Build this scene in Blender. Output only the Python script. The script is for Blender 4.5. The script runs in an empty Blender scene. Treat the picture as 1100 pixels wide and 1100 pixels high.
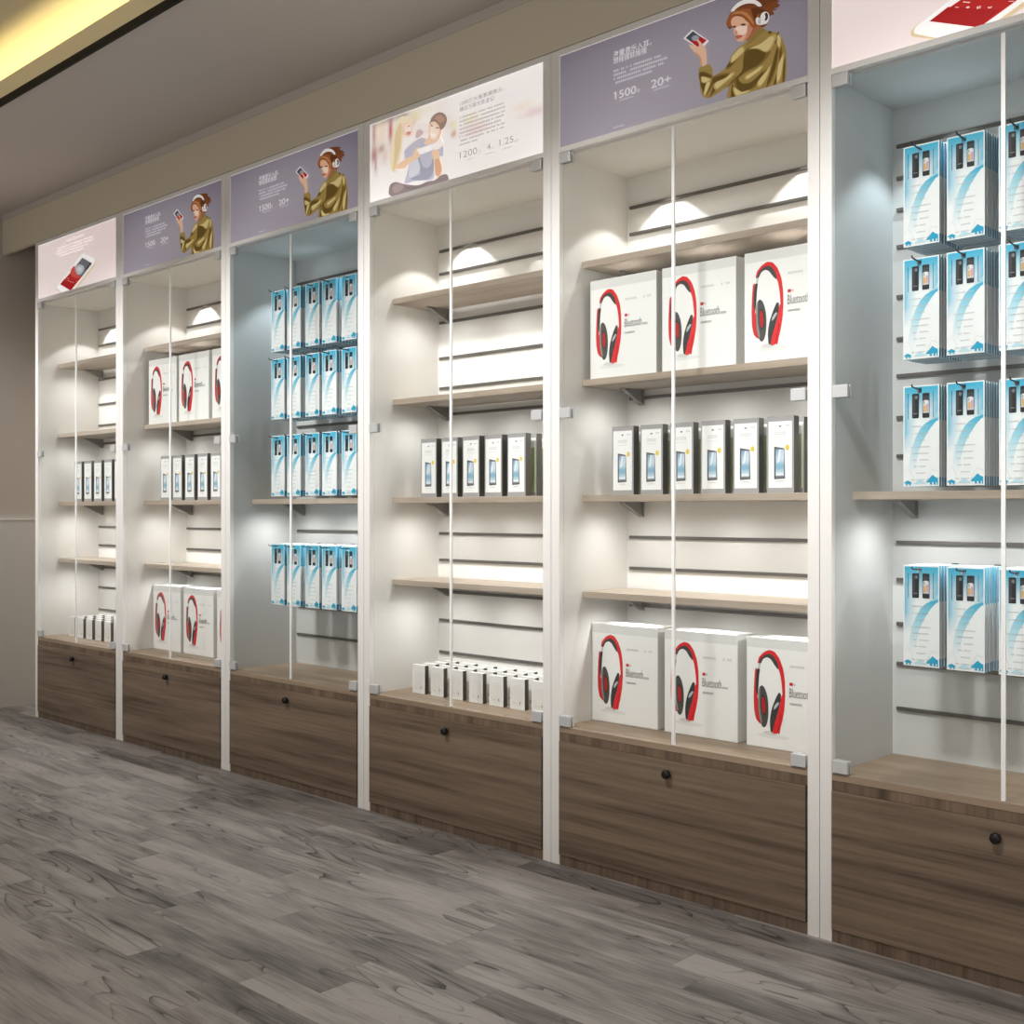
# Display cabinets along a shop wall
ART={'woman':[('#6e3c1e',[(0.6036,0.2177),(0.6167,0.237),(0.6428,0.2463),(0.6715,0.247),(0.7071,0.2419),(0.7324,0.2338),(0.7212,0.231),(0.7533,0.212),(0.7352,0.2125),(0.7492,0.1974),(0.7254,0.2025),(0.7352,0.1857),(0.7169,0.1835),(0.6858,0.183),(0.6572,0.1933),(0.6211,0.2008)],1),('#7d4522',[(0.5918,0.2004),(0.5973,0.2176),(0.6102,0.2295),(0.6395,0.2331),(0.6719,0.2264),(0.6969,0.2127),(0.725,0.2165),(0.7424,0.2127),(0.7527,0.2004),(0.7354,0.2011),(0.7441,0.1939),(0.725,0.1936),(0.7354,0.1835),(0.7215,0.1839),(0.718,0.1667),(0.7057,0.1595),(0.6898,0.162),(0.6719,0.1647),(0.654,0.1823),(0.6176,0.1991),(0.6066,0.1851),(0.5992,0.1857)],1),('#a9694c',[(0.6684,0.1703),(0.6898,0.1672),(0.7032,0.1572),(0.6898,0.1558),(0.6702,0.143),(0.6569,0.1374),(0.6504,0.143)],0.5),('#e6b597',[(0.6036,0.2064),(0.6176,0.2132),(0.6395,0.2051),(0.6558,0.1879),(0.6719,0.1755),(0.6719,0.1647),(0.6558,0.1446),(0.6395,0.1414),(0.6267,0.145),(0.6213,0.1537),(0.6187,0.1622),(0.6132,0.1716),(0.6147,0.1781),(0.6095,0.1874)],1),('#f7dccb',[(0.6194,0.1798),(0.6322,0.1839),(0.654,0.1776),(0.6558,0.1631),(0.6431,0.1575),(0.6286,0.1632),(0.6176,0.1694)],1),('#c98a6c',[(0.6576,0.1812),(0.6719,0.1755),(0.6719,0.1647),(0.6558,0.1446),(0.6449,0.1414),(0.654,0.1575)],1),('#d39a80',[(0.6154,0.1723),(0.622,0.176),(0.6264,0.1654),(0.6205,0.1639)],1),('#5a3526',[(0.6088,0.1886),(0.6176,0.1891),(0.622,0.1866),(0.6176,0.1829),(0.611,0.1848)],0),('#5a3526',[(0.634,0.1865),(0.6431,0.187),(0.6511,0.1831),(0.6504,0.1796),(0.6395,0.1818)],0),('#c0655a',[(0.6194,0.1611),(0.6286,0.1597),(0.6395,0.1569),(0.6413,0.1539),(0.634,0.1513),(0.6242,0.1516)],1),('#9a5a2e',[(0.591,0.2022),(0.5992,0.2202),(0.6176,0.2288),(0.6612,0.2204),(0.6898,0.1995),(0.6898,0.1688),(0.6719,0.1678),(0.6576,0.1874),(0.6395,0.2083),(0.6213,0.2152),(0.6066,0.2071),(0.6051,0.1887),(0.5955,0.1946)],1),('#c08550',[(0.6066,0.2212),(0.6249,0.2235),(0.6504,0.2143),(0.6684,0.1935),(0.6755,0.1729),(0.6576,0.1967),(0.6395,0.2129),(0.6213,0.2193)],1),('#5e3219',[(0.6684,0.2182),(0.6969,0.2097),(0.711,0.1993),(0.6862,0.1975),(0.6827,0.1739),(0.6755,0.1914)],1),('#f6f3f2',[(0.6058,0.2302),(0.6139,0.2393),(0.6322,0.2472),(0.654,0.2467),(0.6755,0.2395),(0.6915,0.2282),(0.6997,0.2165),(0.6898,0.2173),(0.6755,0.229),(0.654,0.2356),(0.6359,0.2358),(0.6213,0.2318),(0.6139,0.2277)],1),('#f2efee',[(0.6809,0.1852),(0.6862,0.1907),(0.694,0.1859),(0.6986,0.1953),(0.7092,0.1983),(0.7197,0.1906),(0.7215,0.1794),(0.7162,0.1672),(0.7022,0.1667),(0.6862,0.1713)],1),('#3a3234',[(0.7081,0.1925),(0.7152,0.1935),(0.7187,0.1832),(0.7152,0.1751),(0.7081,0.175),(0.711,0.184)],1),('#c9c2c4',[(0.6898,0.1826),(0.6976,0.1849),(0.6969,0.1713),(0.6891,0.172)],1),('#a0864a',[(0.6286,0.1273),(0.654,0.1358),(0.6755,0.1451),(0.6986,0.1585),(0.711,0.1497),(0.725,0.1427),(0.7458,0.1336),(0.7613,0.1117),(0.7716,0.0786),(0.7726,0.0391),(0.7665,0.0015),(0.6827,0.0015),(0.5955,0.0008),(0.5992,0.035),(0.5731,0.0259),(0.5392,0.0169),(0.5201,0.0232),(0.5105,0.0384),(0.5066,0.065),(0.5028,0.0853),(0.5047,0.1072),(0.5373,0.1081),(0.5475,0.0911),(0.5498,0.073),(0.5806,0.0801),(0.5955,0.0894),(0.6066,0.1115)],0.4),('#8e7a3e',[(0.654,0.129),(0.6684,0.1441),(0.6898,0.1574),(0.7039,0.1564),(0.7103,0.149),(0.6969,0.1437),(0.6773,0.1338),(0.6612,0.1282)],1),('#9d8a4d',[(0.5047,0.1072),(0.5373,0.1081),(0.5399,0.0947),(0.5066,0.0945)],0),('#634e20',[(0.6504,0.1089),(0.6684,0.1116),(0.6898,0.1042),(0.7127,0.0887),(0.6898,0.0673),(0.6504,0.0592),(0.6249,0.0472),(0.601,0.0408),(0.6395,0.0621),(0.6449,0.0886)],1),('#634e20',[(0.5955,0.091),(0.6176,0.1085),(0.634,0.1227),(0.6395,0.115),(0.6176,0.0929),(0.5992,0.0837)],1),('#634e20',[(0.5066,0.0907),(0.5201,0.0903),(0.543,0.0748),(0.5277,0.0708),(0.5105,0.0704)],1),('#634e20',[(0.5105,0.064),(0.5354,0.0608),(0.5468,0.0547),(0.5277,0.0309),(0.5182,0.0397)],1),('#634e20',[(0.5506,0.0665),(0.588,0.0662),(0.5955,0.0564),(0.5656,0.0404),(0.543,0.0239),(0.5506,0.0443)],1),('#634e20',[(0.7354,0.0673),(0.7424,0.0897),(0.7476,0.0852),(0.7406,0.0476),(0.725,0.0152),(0.7145,0.0087),(0.725,0.0365)],1),('#634e20',[(0.7527,0.0838),(0.7579,0.0793),(0.7562,0.0435),(0.7424,0.0046),(0.7354,0.0049),(0.7493,0.0423)],1),('#634e20',[(0.6249,0.0503),(0.6395,0.031),(0.6684,0.0267),(0.7039,0.0451),(0.6969,0.0286),(0.6684,0.0112),(0.6395,0.0092),(0.6249,0.0285)],1),('#634e20',[(0.7215,0.1437),(0.7285,0.1398),(0.725,0.1356),(0.7197,0.1393)],1),('#634e20',[(0.7458,0.1312),(0.7493,0.1287),(0.7406,0.1084),(0.7382,0.1151)],1),('#634e20',[(0.7648,0.0533),(0.7682,0.0493),(0.7658,0.0047),(0.7613,0.0028)],1),('#634e20',[(0.6102,0.0322),(0.6176,0.0178),(0.6176,0.0016),(0.6066,0.0034)],1),('#d6c48a',[(0.6684,0.1147),(0.6969,0.1176),(0.725,0.128),(0.7372,0.1215),(0.725,0.1006),(0.711,0.0953),(0.6898,0.1088)],1),('#d6c48a',[(0.6102,0.1074),(0.6286,0.1211),(0.6395,0.1243),(0.6449,0.1135),(0.6286,0.1024),(0.6102,0.0948)],1),('#d6c48a',[(0.5581,0.0518),(0.588,0.0568),(0.6066,0.0645),(0.6102,0.0573),(0.5806,0.0429),(0.5619,0.0366)],1),('#d6c48a',[(0.5143,0.079),(0.5354,0.0704),(0.5392,0.063),(0.5182,0.0637)],1),('#d6c48a',[(0.654,0.0459),(0.6827,0.0538),(0.6969,0.0593),(0.6969,0.0516),(0.6719,0.0412),(0.6576,0.0372)],1),('#d6c48a',[(0.7493,0.0453),(0.7613,0.0693),(0.7637,0.0626),(0.7562,0.0193),(0.7458,0.0098)],1),('#d6c48a',[(0.6898,0.0212),(0.7145,0.0424),(0.725,0.0518),(0.7145,0.0271),(0.6969,0.0102)],1),('#d6c48a',[(0.6176,0.0241),(0.6395,0.0077),(0.6612,0.0069),(0.654,0.0025),(0.6249,0.002)],1),('#d6c48a',[(0.5297,0.0591),(0.5411,0.0562),(0.5258,0.0298),(0.522,0.0355)],1),('#d6c48a',[(0.7476,0.1246),(0.7562,0.1161),(0.7527,0.0929),(0.7465,0.1067)],1),('#f7f4f4',[(0.454,0.2001),(0.4834,0.2165),(0.5373,0.1701),(0.5201,0.159),(0.5009,0.1628)],0),('#4a4f5e',[(0.4619,0.1995),(0.4853,0.2115),(0.5105,0.1895),(0.4853,0.1783)],0),('#b5202a',[(0.4853,0.1783),(0.4775,0.1853),(0.5105,0.1895),(0.5308,0.1736),(0.5105,0.1633),(0.5009,0.1637)],0),('#9fa3aa',[(0.4814,0.1933),(0.4892,0.1981),(0.5009,0.1948),(0.5066,0.1868),(0.5009,0.1826),(0.4892,0.1837)],1),('#e9bfa4',[(0.4728,0.1776),(0.4853,0.1729),(0.5047,0.1642),(0.5039,0.1747),(0.497,0.1824),(0.5016,0.1843),(0.5105,0.1754),(0.517,0.1672),(0.5258,0.1558),(0.5297,0.1388),(0.5297,0.1101),(0.5116,0.1098),(0.507,0.1322),(0.4912,0.151)],1),('#d19f83',[(0.4912,0.151),(0.507,0.1322),(0.5116,0.1098),(0.5163,0.1096),(0.5132,0.1305),(0.5009,0.1467)],1)],'couple':[('#efdfb6',[(0.1197,0.1947),(0.1344,0.241),(0.1491,0.2605),(0.1753,0.2664),(0.2041,0.257),(0.2242,0.2354),(0.227,0.2197),(0.2041,0.2212),(0.1869,0.21),(0.1753,0.1824),(0.1695,0.1458),(0.1462,0.0899),(0.1286,0.0821),(0.1108,0.101),(0.1049,0.1443)],1),('#dcc08a',[(0.1344,0.2067),(0.152,0.237),(0.1695,0.2443),(0.1695,0.1988),(0.1579,0.1483),(0.1344,0.0961),(0.1256,0.0941),(0.1315,0.1539)],1),('#f3c9ae',[(0.1707,0.2327),(0.1869,0.2433),(0.2099,0.2387),(0.2242,0.2241),(0.227,0.2009),(0.2156,0.1885),(0.1955,0.19),(0.1782,0.2044)],1),('#fbe6d6',[(0.1869,0.2289),(0.207,0.2318),(0.2185,0.2179),(0.2185,0.1991),(0.2013,0.1974),(0.1898,0.2094)],1),('#c9675c',[(0.1955,0.2062),(0.2099,0.2067),(0.2202,0.2017),(0.211,0.1952),(0.1996,0.1977)],1),('#6a4636',[(0.1996,0.226),(0.2127,0.2275),(0.2145,0.2241),(0.2019,0.2225)],0),('#f3e6e2',[(0.227,0.2197),(0.2553,0.2244),(0.289,0.2203),(0.3112,0.204),(0.3167,0.1806),(0.2834,0.1733),(0.2384,0.1721)],1),('#c9a9aa',[(0.2497,0.1995),(0.2722,0.1981),(0.2834,0.1844),(0.2666,0.1771),(0.244,0.1746)],1),('#f5ece9',[(0.1869,0.1571),(0.2156,0.1735),(0.244,0.1765),(0.2834,0.1621),(0.2666,0.1472),(0.2384,0.1459),(0.1984,0.1433)],1),('#b4b4c8',[(0.1869,0.1458),(0.227,0.1634),(0.2722,0.1721),(0.2945,0.1634),(0.3167,0.1437),(0.3605,0.1487),(0.3821,0.1219),(0.3799,0.0859),(0.3387,0.0947),(0.3365,0.051),(0.3387,0.0248),(0.3167,0.0181),(0.2497,0.0295),(0.1869,0.0325),(0.1984,0.0641),(0.2099,0.0994),(0.1869,0.1194)],0.6),('#8d8fa8',[(0.2553,0.1198),(0.2834,0.0693),(0.3167,0.0661),(0.3332,0.0885),(0.3332,0.0443),(0.3056,0.024),(0.244,0.0325),(0.2156,0.0456),(0.2666,0.0504),(0.2497,0.0911)],1),('#cfd0de',[(0.2156,0.0983),(0.244,0.1185),(0.2666,0.069),(0.2384,0.0486),(0.2099,0.0505)],1),('#f0c39a',[(0.1403,0.1025),(0.1869,0.1156),(0.227,0.1203),(0.2384,0.1347),(0.2553,0.1422),(0.2722,0.1237),(0.2553,0.1049),(0.2156,0.0983),(0.1869,0.0854),(0.1462,0.0918)],1),('#f0c39a',[(0.3249,0.105),(0.3387,0.1167),(0.3605,0.1084),(0.3659,0.0816),(0.3778,0.0462),(0.3713,0.0256),(0.3577,0.021),(0.3414,0.0353),(0.3359,0.0732),(0.3332,0.0921)],1),('#d99b6c',[(0.3414,0.0794),(0.3605,0.079),(0.374,0.0433),(0.3605,0.0241),(0.3441,0.0347)],1),('#fdfbfa',[(0.2497,0.136),(0.3277,0.1375),(0.3332,0.1179),(0.2666,0.1145)],0),('#fbf1ee',[(0.3332,0.14),(0.3659,0.1511),(0.3821,0.1292),(0.3713,0.117),(0.3387,0.1167)],1),('#efc2a0',[(0.3101,0.2006),(0.3167,0.2138),(0.3387,0.2087),(0.3659,0.195),(0.3778,0.1813),(0.3686,0.1542),(0.3496,0.1401),(0.3249,0.14),(0.3001,0.1399),(0.289,0.1535),(0.3084,0.1677)],1),('#fae0cb',[(0.3194,0.1984),(0.3387,0.1995),(0.3605,0.1816),(0.3523,0.1542),(0.3304,0.1517),(0.3167,0.1695)],1),('#ffffff',[(0.3194,0.1781),(0.3332,0.1676),(0.3485,0.166),(0.3387,0.1601),(0.3222,0.1675)],1),('#5b3a2c',[(0.3194,0.204),(0.3332,0.1982),(0.3332,0.1945),(0.32,0.1998)],0),('#5b3a2c',[(0.3441,0.1909),(0.3632,0.1847),(0.3605,0.1809),(0.3452,0.1866)],0),('#7c5137',[(0.3139,0.2071),(0.3249,0.2267),(0.3441,0.235),(0.3686,0.2347),(0.3929,0.2198),(0.4009,0.2015),(0.3929,0.1852),(0.3821,0.1767),(0.3686,0.1761),(0.3605,0.1926),(0.3441,0.2074),(0.3249,0.2119)],1),('#a5754f',[(0.3387,0.2197),(0.3605,0.2274),(0.3821,0.2168),(0.3875,0.201),(0.3659,0.1987),(0.3496,0.2135)],1),('#6d5152',[(0.1019,0.0223),(0.1108,0.0435),(0.1403,0.0473),(0.1869,0.0306),(0.2553,0.0134),(0.3056,0.0166),(0.3387,0.0137),(0.3713,0.0237),(0.3982,0.022),(0.4078,0.0091),(0.4036,0.0009),(0.3387,-0.001),(0.2553,-0.0015),(0.1695,-0.002),(0.1197,0.0017),(0.1049,0.0102)],1),('#8e7472',[(0.1227,0.0298),(0.1462,0.0404),(0.1811,0.026),(0.1695,0.0131),(0.1344,0.0103)],1),('#4e3536',[(0.1869,0.0211),(0.2497,0.0108),(0.3056,0.0129),(0.2834,0.0061),(0.227,0.0021)],1)],'phone':[('#d9c7a2',[(0.4707,0.1519),(0.502,0.1585),(0.6204,0.1119),(0.6204,0.0865),(0.412,-0.0076),(0.2804,-0.0071),(0.2046,0.022),(0.2117,0.0423)],0.3),('#fbfafa',[(0.4707,0.155),(0.502,0.1605),(0.6139,0.1169),(0.6096,0.0942),(0.3984,-0.0016),(0.2733,-0.0009),(0.2117,0.0274),(0.2213,0.0453)],0.3),('#6b6a72',[(0.4886,0.142),(0.59,0.0991),(0.4842,0.0489),(0.3709,0.0909)],0),('#2c2b30',[(0.59,0.0991),(0.5374,0.0742),(0.5242,0.0802),(0.5726,0.1058)],0),('#b32322',[(0.3709,0.0909),(0.4842,0.0489),(0.364,-0.0033),(0.2474,0.045)],0),('#a5191b',[(0.2921,0.0653),(0.4075,0.0232),(0.364,-0.0033),(0.2474,0.045)],0),('#c9514b',[(0.3617,0.0953),(0.3961,0.1133),(0.4302,0.1011),(0.4347,0.0745),(0.464,0.0496),(0.4075,0.0555),(0.3663,0.0738)],1),('#aebcc2',[(0.412,0.1037),(0.4528,0.1133),(0.4976,0.1015),(0.5064,0.0797),(0.4752,0.0635),(0.4347,0.0693)],1),('#d8d2d0',[(0.4347,0.0952),(0.4663,0.101),(0.4842,0.086),(0.4573,0.0764)],1)],'phone6':[('#f3dada',[(0.3289,0.0437),(0.3321,0.0443),(0.3311,0.035),(0.3283,0.0358)],0),('#f3dada',[(0.3343,0.0431),(0.3376,0.0432),(0.3359,0.0341),(0.3332,0.0349)],0),('#f3dada',[(0.3034,0.0532),(0.3089,0.0551),(0.3125,0.0497),(0.3075,0.0485)],1),('#f3dada',[(0.3538,0.0309),(0.3591,0.0277),(0.3623,0.0294),(0.3605,0.0241),(0.3543,0.0259)],1),('#f3dada',[(0.3989,0.0296),(0.4119,0.0241),(0.4106,0.0224),(0.3989,0.0275)],0),('#f3dada',[(0.2798,0.0666),(0.2882,0.0619),(0.2868,0.0607),(0.2784,0.0648)],0),('#f3dada',[(0.2979,0.0779),(0.3144,0.0675),(0.3117,0.0656),(0.2965,0.0757)],0)],'headphones':[('#d8252b',[(0.0357,0.2302),(0.0401,0.246),(0.0545,0.2604),(0.0717,0.2681),(0.0887,0.264),(0.1037,0.2467),(0.115,0.2199),(0.1204,0.1871),(0.1212,0.1461),(0.1181,0.108),(0.1099,0.0743),(0.1037,0.0429),(0.1005,0.0432),(0.0989,0.0523),(0.1099,0.107),(0.113,0.1452),(0.1103,0.1792),(0.106,0.2046),(0.1005,0.2195),(0.0966,0.2323),(0.0856,0.2499),(0.0729,0.2568),(0.0585,0.2531),(0.0457,0.243),(0.0397,0.2295)],0.5),('#414241',[(0.0389,0.2284),(0.0457,0.2437),(0.0593,0.2539),(0.0737,0.2572),(0.0864,0.251),(0.0974,0.2358),(0.1009,0.2196),(0.0974,0.2186),(0.0875,0.2294),(0.0776,0.2423),(0.0657,0.2475),(0.0537,0.2423),(0.0457,0.2294)],0.6),('#c3c6cc',[(0.0389,0.2294),(0.0465,0.2284),(0.0417,0.2123),(0.0357,0.2134)],0),('#383838',[(0.0348,0.2133),(0.0429,0.2131),(0.0401,0.1929),(0.0381,0.1613),(0.0365,0.1471),(0.0316,0.1221),(0.0272,0.1269),(0.0276,0.1637),(0.0308,0.199)],0.4),('#cf2b2f',[(0.0276,0.2109),(0.034,0.215),(0.0308,0.192),(0.0296,0.1569),(0.0369,0.1297),(0.0417,0.0954),(0.0505,0.0651),(0.0409,0.0656),(0.0304,0.0765),(0.0247,0.1003),(0.0231,0.1352),(0.0247,0.1774)],0.5),('#4b4b4a',[(0.0409,0.1616),(0.0489,0.1694),(0.0585,0.1617),(0.0665,0.14),(0.0697,0.1126),(0.0685,0.083),(0.0629,0.0615),(0.0545,0.0552),(0.0465,0.0639),(0.0397,0.0882),(0.0369,0.1192),(0.0377,0.1473)],1),('#8d8a86',[(0.0409,0.1598),(0.0441,0.1602),(0.0425,0.1373),(0.0441,0.1026),(0.0497,0.0702),(0.0457,0.068),(0.0397,0.0916),(0.0377,0.1228),(0.0385,0.1474)],1),('#262626',[(0.0481,0.138),(0.0537,0.1438),(0.0609,0.1324),(0.0633,0.1119),(0.0617,0.0943),(0.0569,0.0885),(0.0513,0.0948),(0.0477,0.1135)],1),('#b21f24',[(0.0497,0.1346),(0.0537,0.1393),(0.0593,0.1288),(0.0613,0.1099),(0.0593,0.0958),(0.0557,0.0918),(0.0517,0.0983),(0.0489,0.1137)],1),('#3b3b3b',[(0.1013,0.1542),(0.108,0.1508),(0.1068,0.1307),(0.0982,0.0987),(0.0883,0.0699),(0.0824,0.0449),(0.0761,0.0493),(0.0745,0.0768),(0.0796,0.1068),(0.0903,0.134)],0.8),('#b9bcbf',[(0.0974,0.1279),(0.1033,0.1269),(0.0934,0.1119),(0.0864,0.1076),(0.0887,0.1183)],0.6),('#e0282e',[(0.1099,0.1465),(0.1193,0.1527),(0.1197,0.1185),(0.1119,0.0763),(0.1021,0.0475),(0.0934,0.0429),(0.0836,0.043),(0.0879,0.0681),(0.0989,0.0988),(0.1064,0.1255)],0.7),('#a81c22',[(0.1072,0.0964),(0.1099,0.096),(0.1033,0.0615),(0.0974,0.0469),(0.0958,0.0474),(0.1021,0.0682)],0.6)]}
K_TOP, K_SHELF, K_ROOM, K_AMB, EXPO = 4.2, 1.9, 350.0, .85, 0.0
import bpy, bmesh, math, random
from mathutils import Vector, Matrix
random.seed(7)
SC = bpy.context.scene
COL = SC.collection
PI = math.pi

# ------------------------------------------------------------------ helpers
def lin(c):
    if isinstance(c, str):
        c = c.lstrip('#'); c = [int(c[i:i+2], 16)/255 for i in (0, 2, 4)]
    return tuple((v/12.92 if v <= .04045 else ((v+.055)/1.055)**2.4) for v in c) + (1.0,)

def link(name, me, parent=None, loc=(0, 0, 0)):
    o = bpy.data.objects.new(name, me); COL.objects.link(o); o.location = loc
    if parent: o.parent = parent
    return o

def tag(o, label=None, cat=None, group=None, kind=None):
    if label: o['label'] = label
    if cat: o['category'] = cat
    if group: o['group'] = group
    if kind: o['kind'] = kind
    return o

class MB:
    """collects coloured or plain shapes into one mesh"""
    def __init__(s): s.v = []; s.f = []; s.c = []; s.sm = []
    def face(s, pts, col=None, smooth=False):
        n = len(s.v); s.v += [tuple(p) for p in pts]; s.f.append(tuple(range(n, n+len(pts))))
        if col is None: col = (1, 1, 1, 1)
        if isinstance(col[0], (int, float)): col = [col]*len(pts)
        s.c += list(col); s.sm.append(smooth); return s
    def box(s, x0, x1, y0, y1, z0, z1, col=None, b=0):
        bm = bmesh.new(); bmesh.ops.create_cube(bm, size=1)
        for v in bm.verts:
            v.co = Vector(((x0+x1)/2+v.co.x*(x1-x0), (y0+y1)/2+v.co.y*(y1-y0), (z0+z1)/2+v.co.z*(z1-z0)))
        if b: bmesh.ops.bevel(bm, geom=bm.edges[:], offset=b, segments=2, profile=.5, affect='EDGES')
        return s.addbm(bm, col)
    def addbm(s, bm, col=None, smooth=False):
        n = len(s.v); bm.verts.index_update()
        s.v += [tuple(v.co) for v in bm.verts]
        for f in bm.faces:
            s.f.append(tuple(n+v.index for v in f.verts)); s.c += [col or (1, 1, 1, 1)]*len(f.verts); s.sm.append(smooth)
        bm.free(); return s
    def prism(s, poly, axis, a, b, col=None):
        """poly of 2-D points extruded along axis 'x' from a to b (points are (y,z))"""
        bm = bmesh.new()
        P = [(lambda t, p: (t, p[0], p[1]) if axis == 'x' else (p[0], t, p[1]))(t, p) for t in (a, b) for p in poly]
        vs = [bm.verts.new(p) for p in P]; n = len(poly)
        bm.faces.new(vs[:n]); bm.faces.new(vs[n:][::-1])
        for i in range(n): bm.faces.new((vs[i], vs[i+n], vs[(i+1) % n+n], vs[(i+1) % n]))
        bmesh.ops.recalc_face_normals(bm, faces=bm.faces[:])
        return s.addbm(bm, col)
    def tube(s, pts, r, n=8, col=None):
        bm = bmesh.new(); rings = []
        for i, p in enumerate(pts):
            p = Vector(p); a = Vector(pts[max(i-1, 0)]); c = Vector(pts[min(i+1, len(pts)-1)])
            d = (c-a).normalized(); u = d.cross(Vector((1, 0, 0)) if abs(d.x) < .9 else Vector((0, 0, 1))).normalized(); w = d.cross(u)
            rings.append([bm.verts.new(p+r*(math.cos(2*PI*k/n)*u+math.sin(2*PI*k/n)*w)) for k in range(n)])
        for A, B in zip(rings, rings[1:]):
            for k in range(n): bm.faces.new((A[k], A[(k+1) % n], B[(k+1) % n], B[k]))
        bm.faces.new(rings[0][::-1]); bm.faces.new(rings[-1])
        bmesh.ops.recalc_face_normals(bm, faces=bm.faces[:])
        return s.addbm(bm, col, True)
    def mesh(s, name, mat):
        me = bpy.data.meshes.new(name); me.from_pydata(s.v, [], s.f)
        a = me.color_attributes.new('Col', 'FLOAT_COLOR', 'CORNER')
        flat = [x for c in s.c for x in c]; a.data.foreach_set('color', flat)
        me.polygons.foreach_set('use_smooth', s.sm)
        me.materials.append(mat); me.update(); return me
    def build(s, name, mat, parent=None, loc=(0, 0, 0)):
        return link(name, s.mesh(name, mat), parent, loc)

def smooth(pts, t, n=4):
    if not t: return pts
    out = []; N = len(pts)
    for i in range(N):
        p0, p1, p2, p3 = [Vector(pts[(i+k) % N]) for k in (-1, 0, 1, 2)]
        m1 = (p2-p0)*.5*t; m2 = (p3-p1)*.5*t
        for k in range(n):
            u = k/n; u2 = u*u; u3 = u2*u
            q = (2*u3-3*u2+1)*p1+(u3-2*u2+u)*m1+(-2*u3+3*u2)*p2+(u3-u2)*m2
            out.append((q.x, q.y))
    return out

class Art:
    """flat printed shapes (x,z) laid on a face looking to -y, each a hair above the last"""
    def __init__(s, mb, x, y, z, step=.00005, base=.0003, clip=None):
        s.mb, s.x, s.y, s.z, s.step, s.k, s.base, s.clip = mb, x, y, z, step, 0, base, clip
    def cl(s, pts):
        if not s.clip: return pts
        x0, x1, z0, z1 = s.clip
        for ax, lim, sg in ((0, x0, 1), (0, x1, -1), (1, z0, 1), (1, z1, -1)):
            out = []
            for a, b in zip(pts, pts[1:]+pts[:1]):
                ia = sg*(a[ax]-lim) >= 0; ib = sg*(b[ax]-lim) >= 0
                if ia: out.append(a)
                if ia != ib:
                    t = (lim-a[ax])/(b[ax]-a[ax]); out.append((a[0]+t*(b[0]-a[0]), a[1]+t*(b[1]-a[1])))
            pts = out
            if len(pts) < 3: return []
        return pts
    def poly(s, pts, col, t=0, same=False):
        pts = s.cl(smooth([tuple(p) for p in pts], t))
        if len(pts) < 3: return
        ar = sum(a[0]*b[1]-b[0]*a[1] for a, b in zip(pts, pts[1:]+pts[:1]))
        if ar < 0: pts = pts[::-1]
        if not same: s.k += 1
        y = s.y-s.base-s.step*s.k
        c = col if not isinstance(col, str) else lin(col)
        s.mb.face([(s.x+p[0], y, s.z+p[1]) for p in pts], c)
    def rect(s, x0, x1, z0, z1, col, same=False): s.poly([(x0, z0), (x1, z0), (x1, z1), (x0, z1)], col, 0, same)
    def ell(s, cx, cz, rx, rz, col, n=18): s.poly([(cx+rx*math.cos(2*PI*k/n), cz+rz*math.sin(2*PI*k/n)) for k in range(n)], col)
    def dashes(s, x0, x1, z, h, col, cw=None, gap=.25, skip=.12):
        """a printed line of small unreadable characters"""
        cw = cw or h; x = x0; s.k += 1
        while x < x1-cw*.4:
            if random.random() > skip:
                w = min(cw*(1-gap), x1-x); s.rect(x, x+w, z, z+h*.38, col, True); s.rect(x, x+w, z+h*.62, z+h, col, True)
                s.rect(x+w*.36, x+w*.64, z+h*.38, z+h*.62, col, True)
            x += cw
    def grid(s, x0, x1, z0, z1, nx, nz, fn):
        s.k += 1; y = s.y-s.base-s.step*s.k
        g = [[fn(i/nx, j/nz) for i in range(nx+1)] for j in range(nz+1)]
        for j in range(nz):
            for i in range(nx):
                xa, xb = x0+(x1-x0)*i/nx, x0+(x1-x0)*(i+1)/nx; za, zb = z0+(z1-z0)*j/nz, z0+(z1-z0)*(j+1)/nz
                s.mb.face([(s.x+xa, y, s.z+za), (s.x+xb, y, s.z+za), (s.x+xb, y, s.z+zb), (s.x+xa, y, s.z+zb)],
                          [g[j][i], g[j][i+1], g[j+1][i+1], g[j+1][i]])
    def text(s, body, x0, x1, z0, z1, col, thin=0):
        vs, fs = text_mesh(body, thin)
        ax, bx = min(v[0] for v in vs), max(v[0] for v in vs); az, bz = min(v[1] for v in vs), max(v[1] for v in vs)
        s.k += 1; y = s.y-s.base-s.step*s.k; c = lin(col)
        q = [(s.x+x0+(v[0]-ax)/(bx-ax)*(x1-x0), y, s.z+z0+(v[1]-az)/(bz-az)*(z1-z0)) for v in vs]
        for f in fs: s.mb.face([q[i] for i in f], c)

_T = {}
def text_mesh(body, thin=0):
    key = (body, thin)
    if key not in _T:
        cu = bpy.data.curves.new('lettering', 'FONT'); cu.body = body; cu.resolution_u = 3; cu.offset = thin
        o = bpy.data.objects.new('lettering', cu); COL.objects.link(o)
        dg = bpy.context.evaluated_depsgraph_get(); ev = o.evaluated_get(dg); me = ev.to_mesh()
        _T[key] = ([(v.co.x, v.co.y) for v in me.vertices], [tuple(p.vertices) for p in me.polygons])
        ev.to_mesh_clear(); bpy.data.objects.remove(o); bpy.data.curves.remove(cu)
    return _T[key]

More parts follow.
